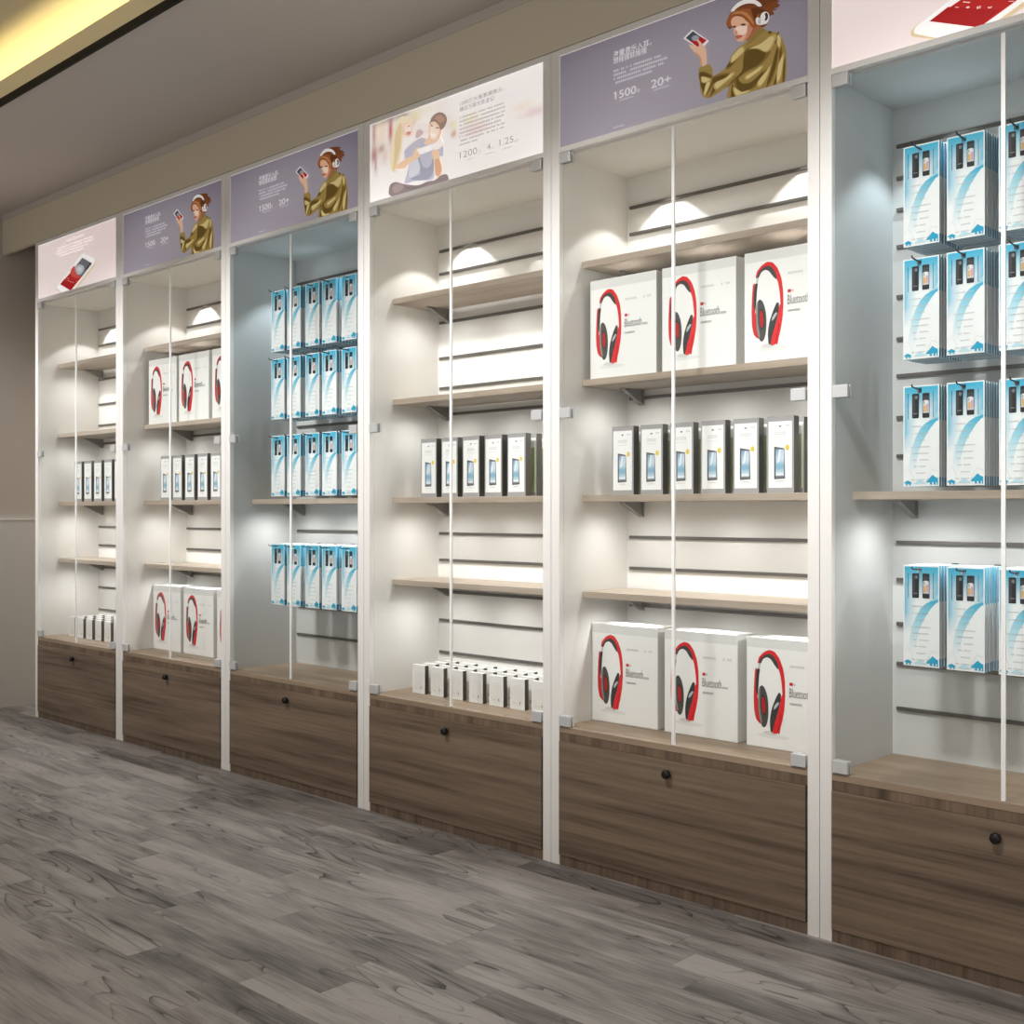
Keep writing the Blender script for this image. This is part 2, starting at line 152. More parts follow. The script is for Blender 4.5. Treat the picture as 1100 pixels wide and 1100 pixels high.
# ------------------------------------------------------------------ materials
def mat(name):
    m = bpy.data.materials.new(name); m.use_nodes = True
    nt = m.node_tree; return m, nt.nodes, nt.links, nt.nodes['Principled BSDF']
def plain(name, col, rough=.5, metal=0, spec=.5, noise=0):
    m, N, L, P = mat(name)
    P.inputs['Base Color'].default_value = lin(col); P.inputs['Roughness'].default_value = rough
    P.inputs['Metallic'].default_value = metal; P.inputs['Specular IOR Level'].default_value = spec
    if noise:
        g = N.new('ShaderNodeNewGeometry'); t = N.new('ShaderNodeTexNoise'); t.inputs['Scale'].default_value = 120; t.inputs['Detail'].default_value = 4
        L.new(g.outputs['Position'], t.inputs['Vector'])
        b = N.new('ShaderNodeBump'); b.inputs['Strength'].default_value = noise; b.inputs['Distance'].default_value = .001
        L.new(t.outputs['Fac'], b.inputs['Height']); L.new(b.outputs['Normal'], P.inputs['Normal'])
    return m
def printed(name, emit=0, rough=.5, spec=.3):
    m, N, L, P = mat(name)
    a = N.new('ShaderNodeVertexColor'); a.layer_name = 'Col'
    L.new(a.outputs['Color'], P.inputs['Base Color']); P.inputs['Roughness'].default_value = rough; P.inputs['Specular IOR Level'].default_value = spec
    if emit:
        L.new(a.outputs['Color'], P.inputs['Emission Color']); P.inputs['Emission Strength'].default_value = emit
    return m
def emitter(name, col, s):
    m, N, L, P = mat(name)
    P.inputs['Base Color'].default_value = lin(col); P.inputs['Emission Color'].default_value = lin(col); P.inputs['Emission Strength'].default_value = s
    return m
def glass(name):
    m = bpy.data.materials.new(name); m.use_nodes = True; N = m.node_tree.nodes; L = m.node_tree.links; N.clear()
    out = N.new('ShaderNodeOutputMaterial'); tr = N.new('ShaderNodeBsdfTransparent'); tr.inputs['Color'].default_value = (.965, .975, .972, 1)
    gl = N.new('ShaderNodeBsdfGlossy'); gl.inputs['Roughness'].default_value = 0.0
    g = N.new('ShaderNodeNewGeometry'); dt = N.new('ShaderNodeVectorMath'); dt.operation = 'DOT_PRODUCT'
    L.new(g.outputs['Incoming'], dt.inputs[0]); L.new(g.outputs['Normal'], dt.inputs[1])
    def M(op, a, b=None):
        n = N.new('ShaderNodeMath'); n.operation = op
        for i, q in enumerate((a, b)):
            if isinstance(q, (int, float)): n.inputs[i].default_value = q
            elif q is not None: L.new(q, n.inputs[i])
        return n.outputs[0]
    fz = M('ADD', M('MULTIPLY', M('POWER', M('SUBTRACT', 1.0, M('ABSOLUTE', dt.outputs['Value'])), 5.0), .9), .02)   # Schlick, the same from both sides
    mx = N.new('ShaderNodeMixShader'); L.new(fz, mx.inputs[0]); L.new(tr.outputs[0], mx.inputs[1]); L.new(gl.outputs[0], mx.inputs[2]); L.new(mx.outputs[0], out.inputs['Surface'])
    return m
def ramp(N, pts):
    r = N.new('ShaderNodeValToRGB'); e = r.color_ramp.elements
    while len(e) < len(pts): e.new(.5)
    for q, (p, c) in zip(e, pts): q.position = p; q.color = lin(c)
    return r
def wood(name, cols, scale, rough=.5):
    m, N, L, P = mat(name)
    g = N.new('ShaderNodeNewGeometry'); mp = N.new('ShaderNodeMapping'); mp.inputs['Scale'].default_value = scale
    L.new(g.outputs['Position'], mp.inputs['Vector'])
    t = N.new('ShaderNodeTexNoise'); t.inputs['Scale'].default_value = 1; t.inputs['Detail'].default_value = 8; t.inputs['Roughness'].default_value = .62; t.inputs['Distortion'].default_value = .35
    L.new(mp.outputs[0], t.inputs['Vector'])
    mp2 = N.new('ShaderNodeMapping'); mp2.inputs['Scale'].default_value = [q*.28 for q in scale]; L.new(g.outputs['Position'], mp2.inputs['Vector'])
    t2 = N.new('ShaderNodeTexNoise'); t2.inputs['Scale'].default_value = 1; t2.inputs['Detail'].default_value = 3; L.new(mp2.outputs[0], t2.inputs['Vector'])
    ad = N.new('ShaderNodeMath'); ad.operation = 'MULTIPLY_ADD'; ad.inputs[1].default_value = .55; L.new(t2.outputs['Fac'], ad.inputs[0])
    hf = N.new('ShaderNodeMath'); hf.operation = 'MULTIPLY'; hf.inputs[1].default_value = .5; L.new(t.outputs['Fac'], hf.inputs[0]); L.new(hf.outputs[0], ad.inputs[2])
    r = ramp(N, [(.36, cols[0]), (.5, cols[1]), (.66, cols[2])]); L.new(ad.outputs[0], r.inputs['Fac'])
    L.new(r.outputs['Color'], P.inputs['Base Color']); P.inputs['Roughness'].default_value = rough; P.inputs['Specular IOR Level'].default_value = .3
    return m
def floor_mat():
    m, N, L, P = mat('grey_plank_laminate')
    g = N.new('ShaderNodeNewGeometry'); sp = N.new('ShaderNodeSeparateXYZ'); L.new(g.outputs['Position'], sp.inputs[0])
    def M(op, a, b=None, c=None):
        n = N.new('ShaderNodeMath'); n.operation = op
        for i, q in enumerate((a, b, c)):
            if q is None: continue
            if isinstance(q, (int, float)): n.inputs[i].default_value = q
            else: L.new(q, n.inputs[i])
        return n.outputs[0]
    W_, LEN = .0955, .74
    ys = M('DIVIDE', M('ADD', sp.outputs['Y'], .012), W_); row = M('FLOOR', ys)
    wn = N.new('ShaderNodeTexWhiteNoise'); wn.noise_dimensions = '1D'; L.new(row, wn.inputs['W'])
    xs = M('ADD', M('DIVIDE', sp.outputs['X'], LEN), M('MULTIPLY', wn.outputs['Value'], 7.3)); pl = M('FLOOR', xs)
    cb = N.new('ShaderNodeCombineXYZ'); L.new(row, cb.inputs[0]); L.new(pl, cb.inputs[1])
    w2 = N.new('ShaderNodeTexWhiteNoise'); w2.noise_dimensions = '2D'; L.new(cb.outputs[0], w2.inputs['Vector'])
    # grain: each plank samples its own place in a wood field
    off = N.new('ShaderNodeVectorMath'); off.operation = 'SCALE'; L.new(w2.outputs['Color'], off.inputs[0]); off.inputs['Scale'].default_value = 37
    def field(sc, detail, dist, rg=.6):
        mp = N.new('ShaderNodeMapping'); mp.inputs['Scale'].default_value = sc; L.new(g.outputs['Position'], mp.inputs['Vector'])
        ad = N.new('ShaderNodeVectorMath'); ad.operation = 'ADD'; L.new(mp.outputs[0], ad.inputs[0]); L.new(off.outputs[0], ad.inputs[1])
        t = N.new('ShaderNodeTexNoise'); t.inputs['Scale'].default_value = 1; t.inputs['Detail'].default_value = detail; t.inputs['Distortion'].default_value = dist; t.inputs['Roughness'].default_value = rg
        L.new(ad.outputs[0], t.inputs['Vector']); return t.outputs['Fac']
    big = field((2.2, 11, 1), 2, .5); fine = field((9, 150, 1), 5, .2)
    ring = M('FRACT', M('MULTIPLY', field((1.5, 8.5, 1), 1.5, .25), 12.0)); rl = M('POWER', ring, 8.0)
    mask = N.new('ShaderNodeMapRange'); L.new(field((1.1, 4, 1), 1, 0), mask.inputs['Value']); mask.inputs['From Min'].default_value = .46; mask.inputs['From Max'].default_value = .62
    v = M('ADD', M('MULTIPLY', big, .95), M('MULTIPLY', fine, .50))
    v = M('ADD', v, M('ADD', M('MULTIPLY', w2.outputs['Value'], .22), 0))
    v = M('SUBTRACT', v, M('MULTIPLY', M('MULTIPLY', rl, mask.outputs[0]), .50))
    r = ramp(N, [(.40, '#494543'), (.62, '#757070'), (.82, '#95908e'), (1.0, '#aca7a5')]); L.new(v, r.inputs['Fac'])
    fy = M('FRACT', ys); ey = M('LESS_THAN', M('MINIMUM', fy, M('SUBTRACT', 1, fy)), .010)
    fx = M('FRACT', xs); ex = M('LESS_THAN', M('MINIMUM', fx, M('SUBTRACT', 1, fx)), .0014)
    seam = M('MULTIPLY', M('MAXIMUM', ey, ex), .35)
    mx = N.new('ShaderNodeMix'); mx.data_type = 'RGBA'; L.new(seam, mx.inputs[0]); L.new(r.outputs['Color'], mx.inputs[6]); mx.inputs[7].default_value = lin('#3c3733')
    L.new(mx.outputs[2], P.inputs['Base Color']); P.inputs['Roughness'].default_value = .55; P.inputs['Specular IOR Level'].default_value = .25
    return m

M_WHITE = plain('white_lacquer', '#f1f0ee', .35, spec=.4)
M_PANEL = plain('white_melamine', '#eceae6', .6, spec=.2)
M_PANELB = plain('dimmed_white_melamine', '#d0d1d0', .6, spec=.2)  # white panels again, darkened for the dimmer light around the hanging packs
M_EDGE = plain('white_glass_edge', '#fbfbfb', .4)  # for white strips added as the bright polished edges of the glass
M_WALL = plain('warm_grey_paint', '#d9d0be', .85, spec=.1, noise=.05)
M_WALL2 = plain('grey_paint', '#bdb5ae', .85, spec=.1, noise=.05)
M_CEIL = plain('ceiling_paint', '#d4ccc4', .9, spec=.1)
M_CEILUP = plain('cream_ceiling_paint', '#e6dcc2', .9, spec=.1)
M_DADO = plain('grey_laminate', '#d0ccc7', .6, spec=.25)
M_TRIM = plain('grey_band_paint', '#d0c8c1', .8, spec=.1)
M_BLACK = plain('black_trim', '#1a1816', .6, spec=.2)
M_FASCIA = plain('beige_fascia', '#ebdfbe', .7, spec=.1)
M_RAIL = plain('dark_aluminium', '#6d6a66', .45, .6)
M_BRACKET = plain('grey_steel', '#8b8985', .45, .35)
M_CLIP = plain('satin_metal', '#d6d8da', .38, .35)
M_KNOB = plain('black_knob', '#0e0d0d', .35)
M_HOOK = plain('dark_steel_wire', '#3d3f42', .4, .5)
M_GLASS = glass('clear_door_glass')
M_BASE = wood('shaded_brown_oak', ('#4f4238', '#736354', '#8a7968'), (2.5, 60, 80), .5)  # same oak as the shelves, its colour darkened for the low light here
M_BASEV = wood('brown_oak_edge', ('#524337', '#6c5c4e', '#836f5e'), (70, 30, 3), .5)
M_SHELF = wood('lit_brown_oak', ('#9a8a79', '#afa091', '#c1b4a6'), (2.2, 22, 34), .5)  # same oak as the base, paler to carry the light on the shelves
M_SHELFTOP = wood('lit_worktop_oak', ('#7d6c5b', '#95826f', '#a7947f'), (2.2, 22, 34), .5)  # the base oak again, colour raised for the light on the worktop
M_PRINT = printed('printed_card', 0, .45)
M_SIGN = printed('backlit_print', .36, .5)
M_SIGN_PALE = printed('backlit_pale_print', .55, .5)
M_LED = emitter('warm_led', '#fff0b4', 13)
M_FLOOR = floor_mat()

# ------------------------------------------------------------------ the room
P = .9; W = .0666; IN = W/2; D = .328
XA, XB, YF = -.41, 8.0, -5.0
def struct(name, m, *boxes):
    mb = MB()
    for b in boxes: mb.box(*b)
    return tag(mb.build(name, m), kind='structure')
struct('floor', M_FLOOR, (XA-.1, XB, YF, .46, -.06, 0))
struct('wall_back', M_WALL, (XA-.1, XB, .36, .46, 0, 2.72))
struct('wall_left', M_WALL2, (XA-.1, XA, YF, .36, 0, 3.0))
struct('wall_header', M_WALL, (0, XB, 0, .36, 2.4525, 2.668), (XA, 0, 0, .02, 2.4525, 2.668))
struct('trim_1', M_TRIM, (XA, XB, -.003, 0, 2.634, 2.668))  # thin greyer band along the top of the header
struct('trim_2', M_BLACK, (XA, XB, -.722, -.712, 2.660, 2.688))
struct('trim_3', M_FASCIA, (XA, XB, -.722, -.704, 2.688, 2.757))
struct('trim_4', M_DADO, (XA, -.39, YF, .36, 0, 1.016))
struct('trim_5', M_WHITE, (XA, -.387, YF, .36, 1.016, 1.022))
struct('ceiling', M_CEIL, (XA, XB, -.712, .36, 2.668, 2.688))
struct('ceiling_upper', M_CEILUP, (XA, XB, YF, -.44, 2.86, 2.92), (XA, XB, -.46, -.44, 2.688, 2.86))
led = MB().box(XA+.02, XB-.02, -.655, -.625, 2.689, 2.70).build('cove_light', M_LED)
tag(led, 'yellow glowing strip light hidden behind the beige ceiling fascia', 'light')

# ------------------------------------------------------------------ signs (flat printed panels)
SW, SH = P-W, .277
def mixc(a, b, t): return tuple(a[i]+(b[i]-a[i])*t for i in range(4))
def blobs(base, lst):
    def fn(u, v):
        x, z = u*SW, v*SH; c = base
        for (bx, bz, rx, rz, col, k) in lst:
            w = k*math.exp(-((x-bx)/rx)**2-((z-bz)/rz)**2); c = mixc(c, lin(col), min(w, 1))
        return c
    return fn
def sign_base():
    mb = MB().box(0, SW, .0, .012, 0, SH, lin('#f4f2f1')); return mb, Art(mb, 0, 0, 0, clip=(.001, SW-.001, .001, SH-.002))
def sign_woman():
    mb, a = sign_base(); ba, bb = lin('#8f899a'), lin('#a9a4b2')
    a.grid(.001, SW-.001, .001, SH-.002, 24, 8, lambda u, v: mixc(lin('#7d7789'), lin('#aaa5b1'), max(0, min(1, .95-1.5*(u-.42)**2-.75*(v-.3)**2*1.6))))
    for c, p, t in ART['woman']:
        if c in ('#634e20', '#d6c48a'):     # satin folds: a wider half-tone under each
            mx, mz = sum(q[0] for q in p)/len(p), sum(q[1] for q in p)/len(p)
            a.poly([(mx+(q[0]-mx)*1.22+.001, mz+(q[1]-mz)*1.22) for q in p], '#7d6632' if c == '#634e20' else '#b9a365', t)
        a.poly(p, c, t)
    wh = '#f4f2f6'
    a.text('海量音乐入耳，', .2085, .345, .213, .2315, wh, .002); a.text('想摇摆就摇摆', .2085, .3285, .1950, .2135, wh, .002)
    for x1, z in ((.378, .1715), (.401, .1597), (.388, .148), (.350, .1362)): a.dashes(.2096, x1, z, .0058, '#dedbe3', .0066, .15, .08)
    a.poly([(.2105, .1080), (.2160, .1118), (.2160, .1142), (.2105, .1104)], wh)
    a.text('1500', .2152, .2918, .0915, .1138, wh); a.text('万', .294, .3052, .0915, .1005, wh)
    a.text('20+', .3447, .4127, .0905, .1135, wh)
    a.dashes(.234, .2835, .0825, .004, '#d5d1db', .005, .2, 0); a.dashes(.3534, .4075, .0815, .004, '#d5d1db', .005, .2, 0); a.dashes(.2096, .2487, .0095, .0035, '#d5d1db', .0045, .2, 0)
    return mb.mesh('sign_panel', M_SIGN)
def sign_couple():
    mb, a = sign_base()
    a.grid(.001, SW-.001, .001, SH-.002, 84, 30, blobs(lin('#f7f4f3'), [
        (.02, .24, .012, .06, '#a4524a', .75), (.11, .235, .012, .05, '#b8423f', .95), (.06, .24, .03, .06, '#f3dcc0', .8), (.12, .275, .12, .012, '#7a5a48', .6),
        (.02, .165, .018, .03, '#a55e56', .8), (.06, .18, .02, .016, '#9c7468', .7), (.03, .125, .008, .03, '#b4504c', .6), (.08, .15, .02, .03, '#dcb9ae', .6),
        (.18, .265, .03, .012, '#6d4a3e', .5), (.24, .25, .03, .02, '#e8d08c', .7), (.30, .262, .08, .02, '#f1e8d2', .6), (.22, .225, .02, .012, '#7d5d50', .5),
        (.432, .149, .012, .011, '#c98850', .9), (.43, .18, .016, .014, '#f0e6a6', .8), (.40, .19, .03, .03, '#ead9d4', .6), (.38, .25, .03, .04, '#f0e2e4', .6),
        (.515, .18, .03, .014, '#f3e9bf', .8), (.535, .143, .055, .018, '#efd3cd', .75), (.74, .165, .045, .012, '#f4e6d2', .8), (.80, .135, .06, .014, '#e8cdd0', .8), (.70, .21, .1, .01, '#efeaf0', .6)]))
    for c, p, t in ART['couple']: a.poly(p, mixc(lin(c), lin('#ffffff'), .16), t)
    g = '#8d8a8b'
    a.text('1200万大像素摄像头，', .4629, .667, .2310, .2462, g); a.text('捕捉万般光影变幻', .4617, .622, .2118, .2275, g)
    for i in range(8):
        a.dashes(.4617, (.668, .672, .671, .669, .655, .671, .668, .549)[i], .1895-.01265*i, .0056, '#a9a5a4', .0064, .15, .1)
    g2 = '#a3a0a0'
    a.poly([(.4600, .0752), (.4655, .0788), (.4655, .0808), (.4600, .0772)], g2); a.poly([(.6423, .0762), (.6478, .0797), (.6478, .0817), (.6423, .0782)], g2)
    a.text('1200', .4646, .545, .0585, .0805, g2); a.text('万', .549, .5624, .0585, .067, g2)
    a.text('4', .5894, .607, .0595, .078, g2); a.text('x', .611, .6188, .0585, .065, g2)
    a.text('1.25', .6469, .7075, .0597, .0814, g2); a.text('um', .711, .7307, .058, .065, g2)
    a.dashes(.4992, .527, .046, .004, '#b5b2b1', .005, .2, 0); a.dashes(.5867, .6241, .0455, .004, '#b5b2b1', .005, .2, 0); a.dashes(.6636, .7025, .0455, .004, '#b5b2b1', .005, .2, 0)
    return mb.mesh('sign_panel', M_SIGN_PALE)
def sign_phone():
    mb, a = sign_base()
    a.grid(.001, SW-.001, .001, SH-.002, 10, 4, lambda u, v: mixc(lin('#e6d5d6'), lin('#efe2e1'), .5+.5*math.sin(3*u+2*v)))
    for c, p, t in ART['phone']: a.poly(p, c, t)
    a.dashes(.3154, .5087, .246, .010, '#f3ebea', .012, .15, 0)
    for i, (x0, x1) in enumerate(((.215, .60), (.205, .607), (.202, .55), (.25, .50))): a.dashes(x0, x1, .225-.014*i, .006, '#f2eae9', .0072, .15, .1)
    for c, p, t in ART['phone6']: a.poly([(.030+x*1.0, z*.62+.018) for x, z in p], c, t)
    return mb.mesh('sign_panel', M_SIGN_PALE)
SIGNS = {'woman': sign_woman(), 'couple': sign_couple(), 'phone': sign_phone()}

# ------------------------------------------------------------------ cabinets
RAILS = [2.032, 1.947, 1.863, 1.765, 1.632, 1.52, 1.422, 1.311, 1.209, .98, .881, .764, .658, .539]
def cabinet_meshes():
    m = {}
    fr = MB()
    for a, b in ((.0009, IN), (P-IN, P-.0009)): fr.box(a, b, 0, .02, 0, 2.45, b=.0012)
    fr.box(IN, P-IN, 0, .02, 2.433, 2.45); fr.box(IN, P-IN, 0, .02, 2.1405, 2.156)
    m['frame'] = fr.mesh('frame', M_WHITE)
    for k, M_ in (('w', M_PANEL), ('b', M_PANELB)):
        m['side'+k] = MB().box(.0012, IN, .0202, .346, 0, 2.45).mesh('side_panel', M_)
        m['side2'+k] = MB().box(P-IN, P-.0012, .0202, .346, 0, 2.45).mesh('side_panel', M_)
        m['back'+k] = MB().box(IN, P-IN, D, .346, 0, 2.45).mesh('back_panel', M_)
        m['top'+k] = MB().box(IN, P-IN, .0202, D, 2.133, 2.150).mesh('top_panel', M_)
    m['rail'] = MB().box(.047, P-.047, D-.008, D, -.005, .005, b=.001).mesh('slat_rail', M_RAIL)
    m['worktop'] = MB().box(IN, P-IN, 0, D, .3985, .4165, b=.001).mesh('worktop', M_SHELFTOP)
    m['apron'] = MB().box(IN, P-IN, .001, .02, .3745, .398).mesh('apron', M_BASEV)
    m['plinth'] = MB().box(IN, P-IN, .002, .02, 0, .030).mesh('plinth', M_BASEV)
    m['door'] = MB().box(IN+.0008, P-IN-.005, -.003, .014, .032, .3735, b=.001).mesh('flap_door', M_BASE)
    kb = bmesh.new(); prof = [(0, .006), (.004, .006), (.006, .0115), (.014, .0125), (.019, .011), (.0205, .008)]; rings = []
    for y, r in prof: rings.append([kb.verts.new((r*math.cos(2*PI*k/20), -y, r*math.sin(2*PI*k/20))) for k in range(20)])
    for A_, B_ in zip(rings, rings[1:]):
        for k in range(20): kb.faces.new((A_[k], B_[k], B_[(k+1) % 20], A_[(k+1) % 20]))
    kb.faces.new(rings[-1]); bmesh.ops.recalc_face_normals(kb, faces=kb.faces[:])
    m['knob'] = MB().addbm(kb, None, True).mesh('knob', M_KNOB)
    m['shelf'] = MB().box(IN+.0005, P-IN-.0005, .106, D-.009, -.02, 0, b=.0008).mesh('shelf', M_SHELF)
    br = MB().prism([(.215, -.0203), (D-.0085, -.0203), (D-.0085, -.067), (D-.016, -.067), (.225, -.0245), (.215, -.0245)], 'x', -.0015, .0015)
    br.prism([(.213, -.0206), (.217, -.0206), (D-.0085, -.064), (D-.0085, -.068), (D-.014, -.068)], 'x', -.008, .008)
    br.box(-.008, .008, D-.012, D-.0082, -.066, -.0206)
    m['bracket'] = br.mesh('bracket', M_BRACKET)
    gx0, gx1 = IN+.003, P/2-.0045
    m['glass'] = MB().box(gx0, gx1, .004, .009, .4185, 2.126).mesh('glass_door', M_GLASS)
    m['glass2'] = MB().box(P-gx1, P-gx0, .004, .009, .4185, 2.126).mesh('glass_door', M_GLASS)
    m['strip'] = MB().box(P/2-.0044, P/2-.0003, .0035, .0095, .4185, 2.126).mesh('glass_edge', M_EDGE)
    m['strip2'] = MB().box(P/2+.0003, P/2+.0044, .0035, .0095, .4185, 2.126).mesh('glass_edge', M_EDGE)
    cm = MB().box(0, .041, -.006, .0038, -.0155, .0155, b=.0012).box(0, .041, .0092, .018, -.0155, .0155, b=.0012).box(0, .0024, .0038, .0092, -.0155, .0155)
    m['clip'] = cm.mesh('hinge_clip', M_CLIP)
    return m
CM = cabinet_meshes()
CAB = {1: ('phone', 'w', 'white display cabinet with pink phone sign at the far left end', 'under the far pink sign'),
       2: ('woman', 'w', 'white display cabinet of headphone boxes, beside the far end cabinet with pink sign', 'in the second cabinet'),
       3: ('woman', 'b', 'white display cabinet of blue hanging packs, between headphone cabinet and couple-sign cabinet', 'in the distant blue-pack cabinet'),
       4: ('couple', 'w', 'white display cabinet under the bright sign of a seated couple', 'under the couple sign'),
       5: ('woman', 'w', 'white display cabinet of headphone boxes right of the couple-sign cabinet', 'in the large headphone cabinet'),
       6: ('phone', 'b', 'white display cabinet of blue hanging packs cut off at right edge', 'in the rightmost cabinet')}
SHELVES = {'w': [1.829, 1.466, 1.112, .817], 'b': [1.112]}
def cabinet(n):
    sign, k, label, ref = CAB[n]
    e = link('display_cabinet', None, None, ((n-1)*P, 0, 0)); tag(e, label, 'display cabinet', 'run of glass-fronted display cabinets')
    for nm, key in (('frame', 'frame'), ('side_panel', 'side'+k), ('side_panel', 'side2'+k), ('back_panel', 'back'+k), ('top_panel', 'top'+k),
                    ('worktop', 'worktop'), ('apron', 'apron'), ('plinth', 'plinth')):
        link(nm, CM[key], e)
    d = link('flap_door', CM['door'], e); link('knob', CM['knob'], d, (.440, -.003, .3375))
    for z in RAILS: link('slat_rail', CM['rail'], e, (0, 0, z))
    for z in SHELVES[k]:
        s = link('shelf', CM['shelf'], e, (0, 0, z))
        for x in (.100, P-.100): link('bracket', CM['bracket'], s, (x, 0, 0))
    for i, key in enumerate(('glass', 'glass2')):
        g = link('glass_door', CM[key], e); link('glass_edge', CM[('strip', 'strip2')[i]], g)
        for z in (2.1215, 1.3575, .4345):
            link('hinge_clip', CM['clip'], g, ((IN+.004, P-IN-.004-.041)[i], 0, z))
    s = link('sign_panel', SIGNS[sign], e, (IN, .004, 2.156))
    s['label'] = {'woman': 'purple backlit sign with a woman in headphones holding a phone', 'couple': 'white backlit sign with a couple seated on the ground', 'phone': 'pale pink backlit sign with a white phone'}[sign]
    return e
for n in range(1, 7): cabinet(n)

# ------------------------------------------------------------------ products
ORD = ['first', 'second', 'third', 'fourth', 'fifth', 'sixth', 'seventh', 'eighth', 'ninth']
def product(name, me, loc, label, cat, group): return tag(link(name, me, None, loc), label, cat, group)

# headphone boxes
def headphone_mesh():
    w, h, d = .2515, .300, .092
    mb = MB().box(0, w, 0, d, 0, h, lin('#eeedeb'), b=.0012); a = Art(mb, 0, 0, 0, base=.0002, clip=(.002, w-.002, .002, h-.002))
    a.grid(.002, w-.002, .002, h-.028, 6, 6, lambda u, v: lin('#f1f0ee'))
    a.rect(.002, w-.002, h-.028, h-.002, '#dededc')
    a.ell(.085, .034, .05, .006, '#e4e3e1'); a.ell(.075, .042, .022, .006, '#d5d4d2')
    for c, p, t in ART['headphones']: a.poly(p, c, t)
    a.dashes(.1366, .2366, .2262, .0055, '#c9c8c6', .0075, .3, .22)
    a.rect(.1345, .145, .1775, .1855, '#cf2b33'); a.rect(.1475, .152, .1785, .184, '#bcbbb9')
    a.text('Bluetooth', .1341, .1985, .1460, .1705, '#7c7b7a'); a.dashes(.201, .222, .1465, .0055, '#a8a7a5', .004, .2, 0)
    a.dashes(.1354, .1719, .1265, .005, '#a8a7a5', .0048, .2, 0)
    return mb.mesh('headphone_box', M_PRINT)
HPM = headphone_mesh(); side3 = ['left', 'middle', 'right']
for n in (2, 5):
    ref = CAB[n][3]
    for lvl, z, y, xs in (('upper shelf', 1.4665, .118, (.056, .328, .6065)), ('base top', .417, .151, (.0355, .312, .5925))):
        for i, x in enumerate(xs):
            product('headphone_box', HPM, ((n-1)*P+x, y, z), f'white headphone box, {side3[i]} of three on the {lvl}, {ref}', 'box', f'headphone boxes on the {lvl} {ref}')

# tablet boxes
def tablet_mesh(green):
    w, h, d = .082, .206, .026; gr = lin('#a3a0a1')
    mb = MB()
    dark = lin('#55524e'); B = [(0, 0, 0), (w, 0, 0), (w, d, 0), (0, d, 0), (0, 0, h), (w, 0, h), (w, d, h), (0, d, h)]
    for f, c in (((0, 1, 5, 4), gr), ((1, 2, 6, 5), dark), ((2, 3, 7, 6), dark), ((3, 0, 4, 7), dark), ((4, 5, 6, 7), lin('#77746f')), ((3, 2, 1, 0), dark)):
        mb.face([B[i] for i in f], c)
    a = Art(mb, 0, 0, 0, base=.0002)
    if green:
        a.rect(.004, .0785, .013, .192, '#f0f1ea'); a.rect(.004, .0785, .013, .160, '#a9b97c'); a.rect(.0735, .0785, .013, .160, '#dde4cc'); a.rect(.012, .05, .06, .12, '#c0cc98')
        return mb.mesh('tablet_box', M_PRINT)
    a.rect(.0045, .0762, .0135, .1925, '#f5f5f5')
    a.ell(.0403, .1795, .0045, .0025, '#8b898a', 12); a.dashes(.0565, .0707, .179, .003, '#bdbbbc', .0035, .2, .1)
    a.dashes(.0225, .0585, .156, .009, '#dcdadb', .006, .2, .1); a.dashes(.022, .058, .148, .002, '#d8d6d7', .003, .2, 0)
    a.poly([(.0222, .1248), (.0532, .1192), (.0556, .0383), (.0222, .0367)], '#3c3e44'); a.poly([(.0250, .1215), (.0525, .1168), (.0545, .041), (.0255, .0395)], '#77797f')
    x0, x1 = .0268, .0515
    def scr(u, v):
        return mixc(mixc(lin('#dfe9ef'), lin('#6fa9c6'), max(0, 1-abs(v-.35)*3)), mixc(lin('#3d86b5'), lin('#c9d6ea'), u), max(0, min(1, (v-.45)*1.6)))
    a.grid(x0, x1, .046, .1165, 6, 10, scr)
    a.poly([(x0+.004, .080), (x0+.011, .1165), (x0+.016, .1165), (x0+.012, .085)], '#e6f0f6')
    for i in range(4): a.rect(x0+.003+.0055*i, x0+.006+.0055*i, .049, .053, '#f2f6fa', i > 0)
    a.ell(.0624, .1213, .0058, .0078, '#e9cf4a', 14)
    a.dashes(.026, .053, .0295, .003, '#d3d1d2', .0042, .2, 0)
    return mb.mesh('tablet_box', M_PRINT)
TW, TG = tablet_mesh(False), tablet_mesh(True)
for n, x0, dx, cnt in ((1, .150, .1075, 6), (2, .127, .108, 6), (4, .150, .1075, 5), (5, .124, .1081, 6)):
    ref = CAB[n][3]
    for r, y in enumerate((.140, .1925, .245)):
        for i in range(cnt):
            lab = (f'white-fronted grey tablet box, {ORD[i]} from left in front row, {ref}' if r == 0 else
                   f'green-fronted dark tablet box {"directly" if r == 1 else "two rows"} behind the {ORD[i]} white one, {ref}')
            product('tablet_box', TG if r else TW, ((n-1)*P+x0+dx*i, y, 1.1125), lab, 'box', f'tablet boxes on the middle shelf {ref}')

